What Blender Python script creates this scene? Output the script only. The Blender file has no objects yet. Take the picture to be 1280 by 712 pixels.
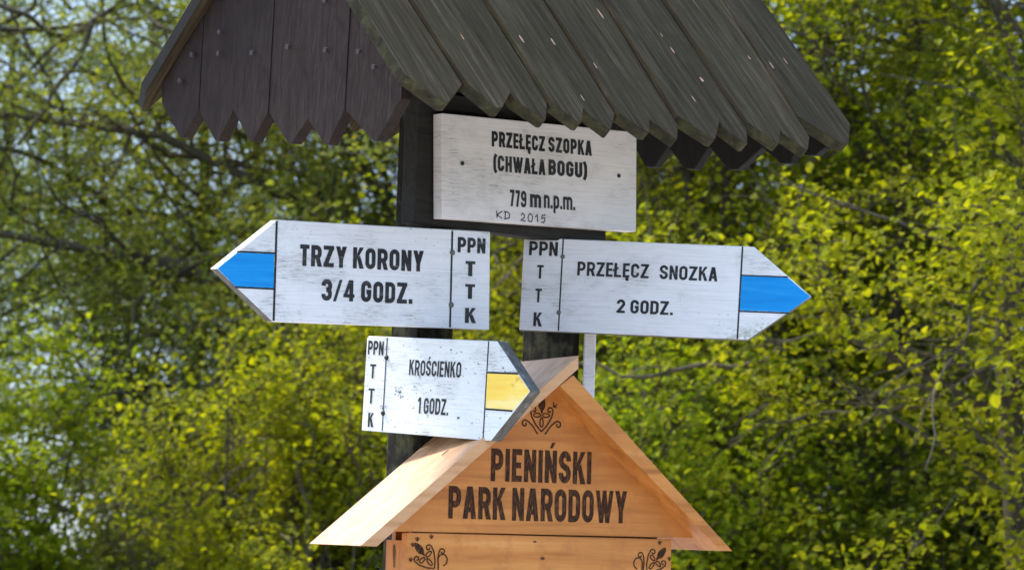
import bpy, math, random
import numpy as np
from mathutils import Matrix, Vector
rnd = random.Random(7)
R = math.radians
scene = bpy.context.scene
COL = scene.collection

# ------------------------------------------------------------------ camera
PITCH, ROLL = R(5.173), R(1.93)
f = Vector((0, math.cos(PITCH), math.sin(PITCH))); r = Vector((1, 0, 0)); d = f.cross(r)
c, s = math.cos(ROLL), math.sin(ROLL)
r2 = c*r - s*d; d2 = s*r + c*d
cam_data = bpy.data.cameras.new('camera'); cam = bpy.data.objects.new('camera', cam_data); COL.objects.link(cam)
m = Matrix.Identity(4)
for i in range(3):
    m[i][0] = r2[i]; m[i][1] = -d2[i]; m[i][2] = -f[i]
m[0][3], m[1][3], m[2][3] = 0, -5, 1.5
cam.matrix_world = m
cam_data.sensor_width = 36; cam_data.lens = 90; cam_data.clip_end = 6000; cam_data.clip_start = 0.05
cam_data.dof.use_dof = True; cam_data.dof.focus_distance = 4.85; cam_data.dof.aperture_fstop = 7.6
cam_data.dof.aperture_blades = 8
scene.camera = cam

# ------------------------------------------------------------------ sky, sun, exposure
SUN = Vector((-0.52, 0.36, 0.77)).normalized()
elev = math.asin(SUN.z); az = math.atan2(SUN.x, SUN.y)
world = bpy.data.worlds.new('World'); scene.world = world; world.use_nodes = True
nt = world.node_tree; nt.nodes.clear()
sky = nt.nodes.new('ShaderNodeTexSky'); sky.sky_type = 'NISHITA'; sky.sun_disc = False
sky.sun_elevation = elev; sky.sun_rotation = az; sky.dust_density = 2.0; sky.air_density = 1.0
bg = nt.nodes.new('ShaderNodeBackground'); bg.inputs['Strength'].default_value = 0.13
wo = nt.nodes.new('ShaderNodeOutputWorld')
tcw = nt.nodes.new('ShaderNodeTexCoord'); addv = nt.nodes.new('ShaderNodeVectorMath'); addv.operation = 'ADD'
addv.inputs[1].default_value = (0, 0, .07)                     # the pass looks out over a falling valley: horizon a little lower
nt.links.new(tcw.outputs['Generated'], addv.inputs[0]); nt.links.new(addv.outputs[0], sky.inputs['Vector'])
cn = nt.nodes.new('ShaderNodeTexNoise'); cn.inputs['Scale'].default_value = 2.2; cn.inputs['Detail'].default_value = 6
nt.links.new(tcw.outputs['Generated'], cn.inputs['Vector'])
cr = nt.nodes.new('ShaderNodeMapRange'); cr.inputs['From Min'].default_value = .36; cr.inputs['From Max'].default_value = .60
cr.inputs['To Min'].default_value = .30; cr.inputs['To Max'].default_value = .85
nt.links.new(cn.outputs['Fac'], cr.inputs['Value'])
cm = nt.nodes.new('ShaderNodeMix'); cm.data_type = 'RGBA'; cm.inputs[7].default_value = (2.3, 3.25, 4.7, 1)      # thin bright cloud
nt.links.new(cr.outputs['Result'], cm.inputs[0]); nt.links.new(sky.outputs[0], cm.inputs[6]); sz = nt.nodes.new('ShaderNodeSeparateXYZ'); nt.links.new(tcw.outputs['Generated'], sz.inputs[0])
gr_ = nt.nodes.new('ShaderNodeMapRange'); gr_.inputs['From Min'].default_value = .12; gr_.inputs['From Max'].default_value = .42
gr_.inputs['To Min'].default_value = .56; gr_.inputs['To Max'].default_value = 1.3; nt.links.new(sz.outputs['Z'], gr_.inputs['Value'])
vm = nt.nodes.new('ShaderNodeVectorMath'); vm.operation = 'SCALE'            # a bright veil overhead, paler blue near the horizon
nt.links.new(cm.outputs[2], vm.inputs[0]); nt.links.new(gr_.outputs['Result'], vm.inputs['Scale']); nt.links.new(vm.outputs[0], bg.inputs[0]); nt.links.new(bg.outputs[0], wo.inputs[0])
sl = bpy.data.lights.new('sun', 'SUN'); sl.energy = 2.6; sl.angle = R(9); sl.color = (1.0, 0.95, 0.87)
so = bpy.data.objects.new('sun', sl); COL.objects.link(so)
so.rotation_euler = SUN.to_track_quat('Z', 'Y').to_euler(); so.location = SUN*30
scene.view_settings.view_transform = 'Standard'; scene.view_settings.look = 'None'
scene.view_settings.exposure = 1.66; scene.view_settings.gamma = 1.0
scene.cycles.max_bounces = 8; scene.cycles.transparent_max_bounces = 8
scene.cycles.use_denoising = True

# ------------------------------------------------------------------ materials
class NT:
    def __init__(self, name):
        self.m = bpy.data.materials.new(name); self.m.use_nodes = True
        self.t = self.m.node_tree; self.b = self.t.nodes['Principled BSDF']
        self.o = self.t.nodes['Material Output']
    def n(self, typ, **kw):
        x = self.t.nodes.new(typ)
        for k, v in kw.items():
            if k in x.inputs: x.inputs[k].default_value = v
            else: setattr(x, k, v)
        return x
    def l(self, a, b): self.t.links.new(a, b)
    def coords(self, scale=(1, 1, 1), offset=None):
        tc = self.n('ShaderNodeTexCoord'); mp = self.n('ShaderNodeMapping')
        mp.inputs['Scale'].default_value = scale
        if offset is not None: mp.inputs['Location'].default_value = offset
        self.l(tc.outputs['Object'], mp.inputs['Vector']); return mp.outputs[0]
    def noise(self, vec, scale, detail=6, rough=.6, dist=0):
        x = self.n('ShaderNodeTexNoise'); x.inputs['Scale'].default_value = scale
        x.inputs['Detail'].default_value = detail; x.inputs['Roughness'].default_value = rough
        x.inputs['Distortion'].default_value = dist
        self.l(vec, x.inputs['Vector']); return x.outputs['Fac']
    def ramp(self, fac, stops):
        x = self.n('ShaderNodeValToRGB'); e = x.color_ramp.elements
        while len(e) > 1: e.remove(e[-1])
        e[0].position = stops[0][0]; e[0].color = (*stops[0][1], 1)
        for p, col in stops[1:]:
            k = e.new(p); k.color = (*col, 1)
        self.l(fac, x.inputs['Fac']); return x.outputs['Color']
    def val(self, fac, a, b, lo=0., hi=1.):
        x = self.n('ShaderNodeMapRange'); x.inputs['From Min'].default_value = a; x.inputs['From Max'].default_value = b
        x.inputs['To Min'].default_value = lo; x.inputs['To Max'].default_value = hi
        self.l(fac, x.inputs['Value']); return x.outputs['Result']
    def mix(self, fac, a, b, mode='MIX'):
        x = self.n('ShaderNodeMix', data_type='RGBA', blend_type=mode)
        if isinstance(fac, float): x.inputs[0].default_value = fac
        else: self.l(fac, x.inputs[0])
        for v, i in ((a, 6), (b, 7)):
            if isinstance(v, tuple): x.inputs[i].default_value = (*v, 1)
            else: self.l(v, x.inputs[i])
        return x.outputs[2]
    def mul(self, a, b):
        x = self.n('ShaderNodeMath', operation='MULTIPLY')
        for v, i in ((a, 0), (b, 1)):
            if isinstance(v, float): x.inputs[i].default_value = v
            else: self.l(v, x.inputs[i])
        return x.outputs[0]
    def bump(self, h, strength=.3, dist=.002):
        x = self.n('ShaderNodeBump'); x.inputs['Strength'].default_value = strength; x.inputs['Distance'].default_value = dist
        self.l(h, x.inputs['Height']); self.l(x.outputs[0], self.b.inputs['Normal'])
    def done(self, col, rough=.7, spec=.3):
        if isinstance(col, tuple): self.b.inputs['Base Color'].default_value = (*col, 1)
        else: self.l(col, self.b.inputs['Base Color'])
        if isinstance(rough, float): self.b.inputs['Roughness'].default_value = rough
        else: self.l(rough, self.b.inputs['Roughness'])
        self.b.inputs['Specular IOR Level'].default_value = spec
        return self.m

def white_paint(name, seed, col, dirt, speck, moss=0.0):
    """hand-painted planed board: brush and grain streaks, worn grey patches along the grain, dark flecks"""
    k = NT(name)
    v = k.coords((2.2, 2.2, 60), (seed*3.1, seed, seed*1.7)); v2 = k.coords((1, 1, 1.6), (seed, seed*2.3, 0)); v3 = k.coords((1, 1, 2.2), (seed, 0, seed))
    grain = k.noise(v, 4.0, 7, .65); cloud = k.noise(v2, 8.0, 5, .65); fine = k.noise(k.coords((6, 6, 130), (seed, 0, seed*2)), 5.0, 5, .7)
    base = k.ramp(grain, [(.34, tuple(x*.86 for x in col)), (.46, tuple(x*.96 for x in col)), (.56, col), (.70, tuple(min(.88, x*1.06) for x in col))])
    base = k.mix(k.val(cloud, .45, .66, 0, .6), base, tuple(x*y for x, y in zip(col, (.80, .80, .79))))
    wear = k.mul(k.val(fine, .53, .63), k.val(cloud, .50, .60))
    base = k.mix(k.mul(wear, dirt), base, (.20, .20, .185))
    sp = k.noise(v3, 75.0, 4, .7); area = k.noise(v2, 14.0, 3, .6)
    base = k.mix(k.mul(k.mul(k.val(sp, .68-speck, .71-speck), k.val(area, .46, .56)), .85), base, (.09, .09, .08))
    crack = k.noise(k.coords((1.2, 1.2, 26), (seed*5, 0, seed)), 9.0, 2, .4)
    cl = k.n('ShaderNodeMath', operation='SUBTRACT'); k.l(crack, cl.inputs[0]); cl.inputs[1].default_value = .5
    ab = k.n('ShaderNodeMath', operation='ABSOLUTE'); k.l(cl.outputs[0], ab.inputs[0])
    base = k.mix(k.mul(k.mul(k.val(ab.outputs[0], .010, .003), k.val(cloud, .52, .62)), .6), base, (.16, .16, .15))
    if moss:
        tc = k.n('ShaderNodeTexCoord'); sx = k.n('ShaderNodeSeparateXYZ'); k.l(tc.outputs['Object'], sx.inputs[0])
        lowz = k.mul(k.val(sx.outputs['Z'], -.050, -.092), k.val(sx.outputs['X'], .30, .42))
        mm = k.mul(lowz, k.val(k.noise(v3, 30.0, 5, .7), .44, .58))
        base = k.mix(k.mul(mm, moss), base, (.13, .15, .04))
    k.bump(grain, .35, .002)
    return k.done(base, .6, .2)

def grained(name, stops, axis='x', scale=6.0, stretch=14, seed=0, bump=.4, rough=.75, blot=None, spec=.25, blot_rng=(.5, .7), vary=0., big_amt=.35):
    k = NT(name)
    sc = {'x': (1, stretch, stretch), 'y': (stretch, 1, stretch), 'z': (stretch, stretch, 1)}[axis]
    v = k.coords(sc, (seed*1.3, seed*2.1, seed*.7)); v2 = k.coords((1, 1, 1), (seed, seed, seed))
    g = k.noise(v, scale, 8, .62, .4)
    col = k.ramp(g, stops)
    big = k.noise(v2, 7.0, 4, .55)
    col = k.mix(k.val(big, .35, .7, 0, big_amt), col, tuple(x*.62 for x in stops[len(stops)//2][1]))
    if blot:
        bn = k.noise(v2, 17.0, 6, .65)
        col = k.mix(k.val(bn, blot_rng[0], blot_rng[1], 0, .8), col, blot)
    if vary:                                                  # every board its own tone
        ge = k.n('ShaderNodeNewGeometry')
        col = k.mix(1.0, col, k.ramp(ge.outputs['Random Per Island'], [(0, (1-vary, 1-vary, 1-vary*.9)), (.5, (1, 1, .97)), (1, (1+vary, 1+vary*.9, 1+vary*.7))]), 'MULTIPLY')
    k.bump(g, bump, .003)
    return k.done(col, rough, spec)

def plain(name, col, rough=.6, var=.25, scale=40.0, spec=.3):
    k = NT(name); v = k.coords()
    n = k.noise(v, scale, 5, .65)
    cc = k.mix(k.val(n, .35, .7, 0, 1.), tuple(x*(1-var) for x in col), tuple(x*(1+var) for x in col))
    k.bump(n, .15, .001)
    return k.done(cc, rough, spec)

def leaf_mat(name, stops, trans=(.5), tint=(1.15, 1.15, .40)):
    k = NT(name)
    g = k.n('ShaderNodeNewGeometry')
    col = k.ramp(g.outputs['Random Per Island'], stops)
    k.done(col, .6, .10)
    tr = k.n('ShaderNodeBsdfTranslucent'); k.l(k.mix(1.0, col, tint, 'MULTIPLY'), tr.inputs['Color'])
    mx = k.n('ShaderNodeMixShader'); mx.inputs[0].default_value = trans+.1
    k.l(k.b.outputs[0], mx.inputs[1]); k.l(tr.outputs[0], mx.inputs[2]); k.l(mx.outputs[0], k.o.inputs['Surface'])
    return k.m

M = {}
M['white_left'] = white_paint('white_paint_worn', 1.0, (.72, .72, .75), .95, .03)
M['white_right'] = white_paint('white_paint_smooth', 2.0, (.74, .74, .765), .8, .01, .95)
M['white_small'] = white_paint('white_paint_flecked', 3.0, (.735, .765, .785), .85, .075)
M['white_top'] = white_paint('white_paint_grained', 4.0, (.74, .69, .67), .6, .0)
M['white_strip'] = white_paint('white_paint_strip', 5.0, (.82, .82, .84), .4, .0)
M['edge_grey'] = grained('grey_board_edge', [(.3, (.05, .05, .045)), (.55, (.13, .125, .115)), (.75, (.28, .27, .26))], 'x', 30.0, 3, 2, .5)  # grey tone for some edge faces of the arrow boards
M['black'] = grained('worn_black_lettering', [(.3, (.010, .011, .013)), (.58, (.016, .017, .020)), (.68, (.10, .10, .10)), (.78, (.30, .30, .30))], 'x', 22.0, 9, 3, .3, .6)
M['ink'] = plain('pen_ink', (.02, .02, .025), .6, .2)
M['blue'] = grained('blue_waymark_paint', [(.3, (.0, .20, .56)), (.5, (.0, .255, .66)), (.7, (.03, .31, .70))], 'x', 5.0, 12, 1, .15, .5, None, .25, (.5, .7), 0., .12)
M['yellow'] = grained('yellow_waymark_paint', [(.32, (.90, .56, .06)), (.5, (.94, .66, .12)), (.66, (.94, .78, .34))], 'x', 5.0, 5, 3, .15, .55, (.42, .25, .05), .25, (.57, .66), 0., .1)
M['nail'] = plain('painted_nail', (.034, .024, .023), .6, .3, 300.0, .4)
M['grime'] = plain('paint_grime', (.11, .11, .10), .8, .4, 400.0)
M['screw'] = plain('dull_metal', (.10, .11, .09), .45, .35, 300.0, .5)
M['dark_screw'] = plain('dark_metal', (.02, .02, .02), .5, .3, 300.0)
M['post'] = grained('dark_stained_post', [(.3, (.004, .0038, .003)), (.5, (.012, .011, .0085)), (.7, (.040, .036, .026))], 'z', 5.0, 16, 1, 1.0, .85, (.075, .075, .040), .15, (.50, .66))
M['post_dark'] = grained('dark_stained_beam', [(.25, (.008, .007, .006)), (.5, (.020, .018, .015)), (.8, (.040, .036, .030))], 'x', 5.0, 16, 4, .6, .8)
M['roof'] = grained('weathered_roof_plank', [(.3, (.022, .0155, .009)), (.5, (.055, .0405, .0235)), (.62, (.080, .060, .037)), (.75, (.15, .122, .082))], 'y', 5.0, 18, 2, 1.0, .95, (.046, .038, .020), .06, (.5, .68), .22)
M['roof_end'] = grained('mossy_plank_end', [(.3, (.018, .016, .010)), (.5, (.038, .034, .021)), (.7, (.075, .070, .036))], 'x', 24.0, 2, 5, .7, .9, (.060, .060, .022), .1)
M['bare'] = plain('bare_chipped_wood', (.50, .27, .15), .7, .3, 200.0)
M['gable'] = grained('dark_brown_gable_paint', [(.28, (.012, .0068, .0056)), (.5, (.0205, .0115, .0096)), (.72, (.033, .020, .017))], 'z', 14.0, 5, 3, 1.0, .7, (.027, .0175, .0155), .2, (.5, .7), .12)
M['board_in_shade'] = grained('shade_darkened_board', [(.2, (.005, .0045, .004)), (.5, (.009, .008, .007)), (.8, (.015, .0135, .012))], 'z', 7.0, 10, 6, .5, .8)  # gable brown darkened: the shade inside the roof is put into the colour
PINE = [(.30, (.30, .095, .016)), (.44, (.47, .17, .034)), (.58, (.55, .215, .048)), (.74, (.62, .28, .08))]
M['pine'] = grained('oiled_pine', PINE, 'x', 2.2, 16, 1, .15, .5, (.36, .125, .026), .35)
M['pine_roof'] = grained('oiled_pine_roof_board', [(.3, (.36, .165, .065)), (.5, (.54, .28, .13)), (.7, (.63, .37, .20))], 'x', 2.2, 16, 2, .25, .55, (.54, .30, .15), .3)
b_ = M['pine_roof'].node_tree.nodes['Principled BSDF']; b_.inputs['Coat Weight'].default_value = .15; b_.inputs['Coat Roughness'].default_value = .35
M['pine_side'] = grained('oiled_pine_upright', PINE, 'z', 2.2, 16, 3, .15, .5)
M['slot'] = plain('slot_shade', (.14, .07, .03), .8, .4, 60.0)  # flat dark patch: the shade inside the slot is put into its colour
k = NT('burnt_lettering'); v = k.coords((120, 120, 14)); nz = k.noise(v, 6.0, 5, .7)
M['burn'] = k.done(k.ramp(nz, [(.36, (.016, .007, .005)), (.52, (.040, .017, .009)), (.64, (.16, .065, .022))]), .8, .15)
M['knot'] = plain('pine_knot', (.10, .035, .012), .6, .4, 150.0)
M['bark_dark'] = grained('dark_bark', [(.25, (.028, .022, .014)), (.5, (.07, .055, .036)), (.8, (.14, .115, .08))], 'z', 9.0, 4, 1, .8, .9, (.06, .065, .04))
M['bark_pale'] = grained('greyish_bark', [(.25, (.06, .05, .04)), (.5, (.13, .11, .085)), (.8, (.22, .19, .15))], 'z', 9.0, 4, 2, .8, .9)
M['leaf_olive'] = leaf_mat('olive_spring_leaf', [(0, (0.145, 0.168, 0.027)), (.5, (0.229, 0.256, 0.042)), (.85, (0.335, 0.344, 0.074)), (1, (0.214, 0.161, 0.044))], .45)
M['leaf_yolive'] = leaf_mat('yellowish_olive_leaf', [(0, (0.145, 0.190, 0.018)), (.5, (0.236, 0.285, 0.030)), (.85, (0.335, 0.366, 0.052)), (1, (0.214, 0.190, 0.044))], .45)
M['leaf_grey'] = leaf_mat('grey_green_young_leaf', [(0, (0.138, 0.190, 0.053)), (.6, (0.229, 0.285, 0.082)), (1, (0.351, 0.381, 0.127))], .4, (1.1, 1.1, .7))
M['leaf_yellow'] = leaf_mat('yellow_green_leaf', [(0, (0.152, 0.180, 0.007)), (.5, (0.244, 0.258, 0.009)), (.85, (0.354, 0.336, 0.014)), (1, (0.183, 0.192, 0.011))], .5)
M['leaf_lime'] = leaf_mat('lime_green_leaf', [(0, (0.134, 0.192, 0.007)), (.5, (0.220, 0.270, 0.011)), (1, (0.317, 0.330, 0.017))], .5)
M['leaf_mid'] = leaf_mat('mid_green_leaf', [(0, (0.085, 0.120, 0.009)), (.6, (0.152, 0.186, 0.013)), (1, (0.244, 0.252, 0.018))], .45)
M['leaf_dark'] = leaf_mat('dark_green_leaf', [(0, (0.091, 0.102, 0.011)), (.6, (0.152, 0.174, 0.016)), (1, (0.232, 0.240, 0.023))], .4)
k = NT('trampled_gravel_and_grass'); v = k.coords(); a = k.noise(v, .8, 6, .6); b2 = k.noise(v, 14.0, 6, .7); c3 = k.noise(v, 60.0, 4, .7)
ds = k.n('ShaderNodeVectorMath', operation='DISTANCE'); k.l(v, ds.inputs[0]); ds.inputs[1].default_value = (-1.0, -4.0, 0)
grass = k.mix(k.val(b2, .35, .7), k.ramp(a, [(.35, (.045, .07, .014)), (.65, (.09, .12, .022))]), (.07, .055, .03))
gravel = k.mix(k.val(c3, .35, .68), (.36, .325, .28), (.55, .505, .45))
ad = k.n('ShaderNodeMath', operation='ADD'); k.l(ds.outputs['Value'], ad.inputs[0]); k.l(k.val(a, .3, .7, -2., 2.), ad.inputs[1])
M['ground'] = k.done(k.mix(k.val(ad.outputs[0], 10.5, 12.0), gravel, grass), .95, .1)

# ------------------------------------------------------------------ mesh helpers
class MB:
    def __init__(self): self.v = []; self.f = []; self.mi = []; self.mats = []
    def mat(self, name):
        if name not in self.mats: self.mats.append(name)
        return self.mats.index(name)
    def add(self, verts, faces, mat):
        o = len(self.v); mi = self.mat(mat); self.v += [tuple(p) for p in verts]
        for fc in faces: self.f.append([i+o for i in fc]); self.mi.append(mi)
    def box(self, x0, x1, y0, y1, z0, z1, mat):
        self.prism([(x0, z0), (x1, z0), (x1, z1), (x0, z1)], y0, y1, mat)
    def prism(self, poly, y0, y1, mat, side=None, plane='xz', sides=None):
        """poly counter-clockwise seen from -y (front), extruded from y0 (front) to y1 (back)"""
        n = len(poly)
        P = (lambda a, b, w: (a, w, b)) if plane == 'xz' else ((lambda a, b, w: (a, b, -w)) if plane == 'xy' else (lambda a, b, w: (w, -a, b)))
        fr = [P(a, b, y0) for a, b in poly]; bk = [P(a, b, y1) for a, b in poly]
        self.add(fr+bk, [list(range(n)), list(range(2*n-1, n-1, -1))], mat)
        o = len(self.v)-2*n
        for i in range(n):
            j = (i+1) % n
            self.f.append([o+i, o+n+i, o+n+j, o+j])
            self.mi.append(self.mat((sides or {}).get(i, side or mat)))
    def flat(self, poly, y, mat):
        self.add([(a, y, b) for a, b in poly], [list(range(len(poly)))], mat)
    def ribbon(self, pts, w, y, mat, closed=False):
        q_ = [Vector(pts[0])]
        for p in pts[1:]:
            if (Vector(p)-q_[-1]).length > 1e-5: q_.append(Vector(p))
        if closed and (q_[0]-q_[-1]).length < 1e-5: q_.pop()
        pts = q_; n = len(pts); L = []; Rr = []
        for i, p in enumerate(pts):
            a = pts[i-1] if (i > 0 or closed) else None
            b = pts[(i+1) % n] if (i < n-1 or closed) else None
            d1 = (p-a).normalized() if a is not None else None
            d2 = (b-p).normalized() if b is not None else None
            if d1 is None: d1 = d2
            if d2 is None: d2 = d1
            n1 = Vector((-d1.y, d1.x)); n2 = Vector((-d2.y, d2.x)); mm = n1+n2
            if mm.length < 1e-6: mm = n1
            mm.normalize(); q = w/2/max(.45, mm.dot(n1))
            L.append(p+mm*q); Rr.append(p-mm*q)
        vs = [(p.x, y, p.y) for p in L]+[(p.x, y, p.y) for p in Rr]
        fs = [[i, n+i, n+(i+1) % n, (i+1) % n] for i in range(n if closed else n-1)]
        self.add(vs, fs, mat)
    def disc(self, x, z, rad, y0, y1, mat, n=12):
        ring = [(x+rad*math.cos(2*math.pi*i/n), z+rad*math.sin(2*math.pi*i/n)) for i in range(n)]
        r_in = [(x+rad*.7*math.cos(2*math.pi*i/n), z+rad*.7*math.sin(2*math.pi*i/n)) for i in range(n)]
        ym = y1+(y0-y1)*.55
        vs = [(a, y1, b) for a, b in ring]+[(a, ym, b) for a, b in ring]+[(a, y0, b) for a, b in r_in]
        fs = [[i, (i+1) % n, n+(i+1) % n, n+i] for i in range(n)]+[[n+i, n+(i+1) % n, 2*n+(i+1) % n, 2*n+i] for i in range(n)]+[list(range(2*n, 3*n))]
        self.add(vs, fs, mat)
    def build(self, name, parent=None, bevel=0, smooth=False):
        me = bpy.data.meshes.new(name); me.from_pydata(self.v, [], self.f); me.update()
        for mn in self.mats: me.materials.append(M[mn])
        me.polygons.foreach_set('material_index', self.mi)
        if smooth: me.polygons.foreach_set('use_smooth', [True]*len(self.f))
        o = bpy.data.objects.new(name, me); COL.objects.link(o)
        if parent is not None: o.parent = parent
        if bevel:
            md = o.modifiers.new('edge', 'BEVEL'); md.width = bevel; md.segments = 2; md.limit_method = 'ANGLE'; md.angle_limit = R(28)
        return o

def empty(name, mat4, label=None, cat=None, group=None):
    o = bpy.data.objects.new(name, None); COL.objects.link(o); o.matrix_world = mat4; o.empty_display_size = .05
    tag(o, label, cat, group); return o
def tag(o, label=None, cat=None, group=None, kind=None):
    if label: o['label'] = label
    if cat: o['category'] = cat
    if group: o['group'] = group
    if kind: o['kind'] = kind
    return o
def frame(O, yaw, lean=0, roll=0):
    yaw, lean, roll = R(yaw), R(lean), R(roll)
    n = Vector((math.sin(yaw), -math.cos(yaw), 0)); u = Vector((math.cos(yaw), math.sin(yaw), 0)); v = Vector((0, 0, 1))
    c, s = math.cos(lean), math.sin(lean); n, v = c*n+s*v, c*v-s*n
    c, s = math.cos(roll), math.sin(roll); u, v = c*u+s*v, c*v-s*u
    m = Matrix.Identity(4)
    for i in range(3): m[i][0] = u[i]; m[i][1] = -n[i]; m[i][2] = v[i]; m[i][3] = O[i]
    return m

# ------------------------------------------------------------------ lettering: condensed capitals built from strokes
def rr(x0, y0, x1, y1, rad, n=5):
    pts = []
    for cx, cy, a0 in ((x1-rad, y1-rad, 0), (x0+rad, y1-rad, 90), (x0+rad, y0+rad, 180), (x1-rad, y0+rad, 270)):
        for i in range(n+1):
            a = R(a0+90*i/n); pts.append((cx+rad*math.cos(a), cy+rad*math.sin(a)))
    return pts
def arc(cx, cy, rx, ry, a0, a1, n=6):
    return [(cx+rx*math.cos(R(a0+(a1-a0)*i/n)), cy+ry*math.sin(R(a0+(a1-a0)*i/n))) for i in range(n+1)]
WID = {'I': .0, 'M': .74, 'W': .86, 'Ł': .50, 'L': .46, 'E': .47, 'Ę': .47, 'A': .60, 'K': .58, 'Y': .58, '1': .34, '.': .0, '(': .26, ')': .26, '/': .42,
       '4': .62, 'T': .50, 'm': .82, 'n': .50, 'p': .50, '7': .46, 'V': .58}
def glyph(ch, t):
    w = WID.get(ch, .57); S = []
    if ch in 'I.': w = t
    h = t/2; a, b, lo, hi = h, w-h, h, 1-h; rad = min((b-a)/2, .2)
    st = lambda pts, cl=False: S.append(('s', pts, cl))
    bar = lambda x0, y0, x1, y1, k=1.08: S.append(('p', [(x0-h*k, y0), (x0+h*k, y0), (x1+h*k, y1), (x1-h*k, y1)]))
    rect = lambda x0, y0, x1, y1: S.append(('p', [(x0, y0), (x1, y0), (x1, y1), (x0, y1)]))
    if ch in 'EĘ':
        rect(0, 0, t, 1); rect(0, 0, w, t*.9); rect(0, 1-t*.9, w, 1); rect(0, .5-t*.43, w*.92, .5+t*.43)
        if ch == 'Ę': st([(w*.72, .02), (w*.60, -.08), (w*.66, -.15), (w*.92, -.15)])
    elif ch in 'LŁ':
        rect(0, 0, t, 1); rect(0, 0, w, t*.9)
        if ch == 'Ł': S.append(('p', [(-.10, .38), (w*.62, .60), (w*.62, .74), (-.10, .52)]))
    elif ch == 'T': rect(0, 1-t*.92, w, 1); rect(w/2-h, 0, w/2+h, 1)
    elif ch == 'I': rect(0, 0, t, 1)
    elif ch == 'H': rect(0, 0, t, 1); rect(w-t, 0, w, 1); rect(0, .5-h*.9, w, .5+h*.9)
    elif ch in 'NŃ':
        rect(0, 0, t, 1); rect(w-t, 0, w, 1); S.append(('p', [(w-t*.98, 0), (w, 0), (t*.98, 1), (0, 1)]))
        if ch == 'Ń': S.append(('p', [(w*.40, 1.07), (w*.62, 1.07), (w*.86, 1.24), (w*.56, 1.24)]))
    elif ch in 'OD0':
        if ch == 'D': st([(a, lo)]+arc(b-rad, lo+rad, rad, rad, -90, 0)+arc(b-rad, hi-rad, rad, rad, 0, 90)+[(a, hi)], True)
        else: st(rr(a, lo, b, hi, rad), True)
    elif ch in 'CG':
        p = [(b, .66)]+arc(b-rad, hi-rad, rad, rad, 0, 90)+arc(a+rad, hi-rad, rad, rad, 90, 180)+arc(a+rad, lo+rad, rad, rad, 180, 270)+arc(b-rad, lo+rad, rad, rad, 270, 360)
        p += [(b, .36)] if ch == 'C' else [(b, .48), (w*.52, .48)]
        st(p)
    elif ch in 'SŚ':
        q = (hi-lo)/4; ry = q
        p = [(b, .68)]+arc(b-rad, hi-rad, rad, rad, 0, 90)+arc(a+rad, hi-rad, rad, rad, 90, 180)+[(a, .66), (a+rad*.35, .56), (b-rad*.35, .44), (b, .34)]
        p += arc(b-rad, lo+rad, rad, rad, 0, -90)+arc(a+rad, lo+rad, rad, rad, -90, -180)+[(a, .32)]
        st(p)
        if ch == 'Ś': S.append(('p', [(w*.40, 1.07), (w*.62, 1.07), (w*.86, 1.24), (w*.56, 1.24)]))
    elif ch in 'PR':
        rect(0, 0, t, 1); y0 = .44; r2_ = min(rad, (hi-y0)/2)
        st([(h, y0+h*.2)]+arc(b-r2_, y0+r2_, r2_, r2_, -90, 0)+arc(b-r2_, hi-r2_, r2_, r2_, 0, 90)+[(h, hi)])
        if ch == 'R': S.append(('p', [(w-t*.98, 0), (w+.03, 0), (w*.5+t*.75, .5), (w*.5-t*.3, .5)]))
    elif ch == 'B':
        rect(0, 0, t, 1); y0 = .5
        for ya, yb in ((y0, hi), (lo, y0)):
            q = min(rad, (yb-ya)/2); st([(h, ya)]+arc(b-q, ya+q, q, q, -90, 0)+arc(b-q, yb-q, q, q, 0, 90)+[(h, yb)])
    elif ch == 'U': st([(a, 1)]+arc(a+rad, lo+rad, rad, rad, 180, 270)+arc(b-rad, lo+rad, rad, rad, 270, 360)+[(b, 1)])
    elif ch == 'K':
        rect(0, 0, t, 1); S.append(('p', [(t*.8, .34), (t*.8+.02, .60), (w-t*1.05, 1), (w+.01, 1)])) ; S.append(('p', [(w-t*1.02, 0), (w+.03, 0), (w*.5+h*.9, .62), (w*.5-h*.6, .48)]))
    elif ch == 'Z': rect(0, 0, w, t*.9); rect(0, 1-t*.9, w, 1); S.append(('p', [(0, t*.5), (t*1.15, t*.5), (w, 1-t*.5), (w-t*1.15, 1-t*.5)]))
    elif ch == 'Y': rect(w/2-h, 0, w/2+h, .46); bar(w/2, .40, h, 1); bar(w/2, .40, w-h, 1)
    elif ch == 'A': bar(h, 0, w/2-.02, 1); bar(w-h, 0, w/2+.02, 1); rect(w*.2, .2, w*.8, .2+t*.8)
    elif ch == 'W':
        for x0, x1 in ((.0, .28), (.52, .28), (.48, .72), (1., .72)): bar(w*(x0*.80+.10), 1, w*(x1*.8+.10), 0, .95)
    elif ch == 'M': rect(0, 0, t, 1); rect(w-t, 0, w, 1); bar(h, 1, w/2, .15); bar(w-h, 1, w/2, .15)
    elif ch == '(': st([(w*.9, 1.06), (w*.42, .80), (w*.36, .5), (w*.42, .14), (w*.9, -.12)])
    elif ch == ')': st([(w*.1, 1.06), (w*.58, .80), (w*.64, .5), (w*.58, .14), (w*.1, -.12)])
    elif ch == '.': rect(0, 0, t, t)
    elif ch == '/': bar(h*.4, -.02, w-h*.4, 1, .75)
    elif ch == '1': rect(w-t, 0, w, 1); S.append(('p', [(0, .72), (w-t*.4, .82), (w-t*.4, 1), (w-t, 1), (0, .86)]))
    elif ch == '2':
        st([(a, .68)]+arc(a+rad, hi-rad, rad, rad, 180, 90)+arc(b-rad, hi-rad, rad, rad, 90, 0)+[(b, .62), (a+h*.3, t*.6)]); rect(0, 0, w, t*.95)
    elif ch == '3':
        q = min(rad, .2)
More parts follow.
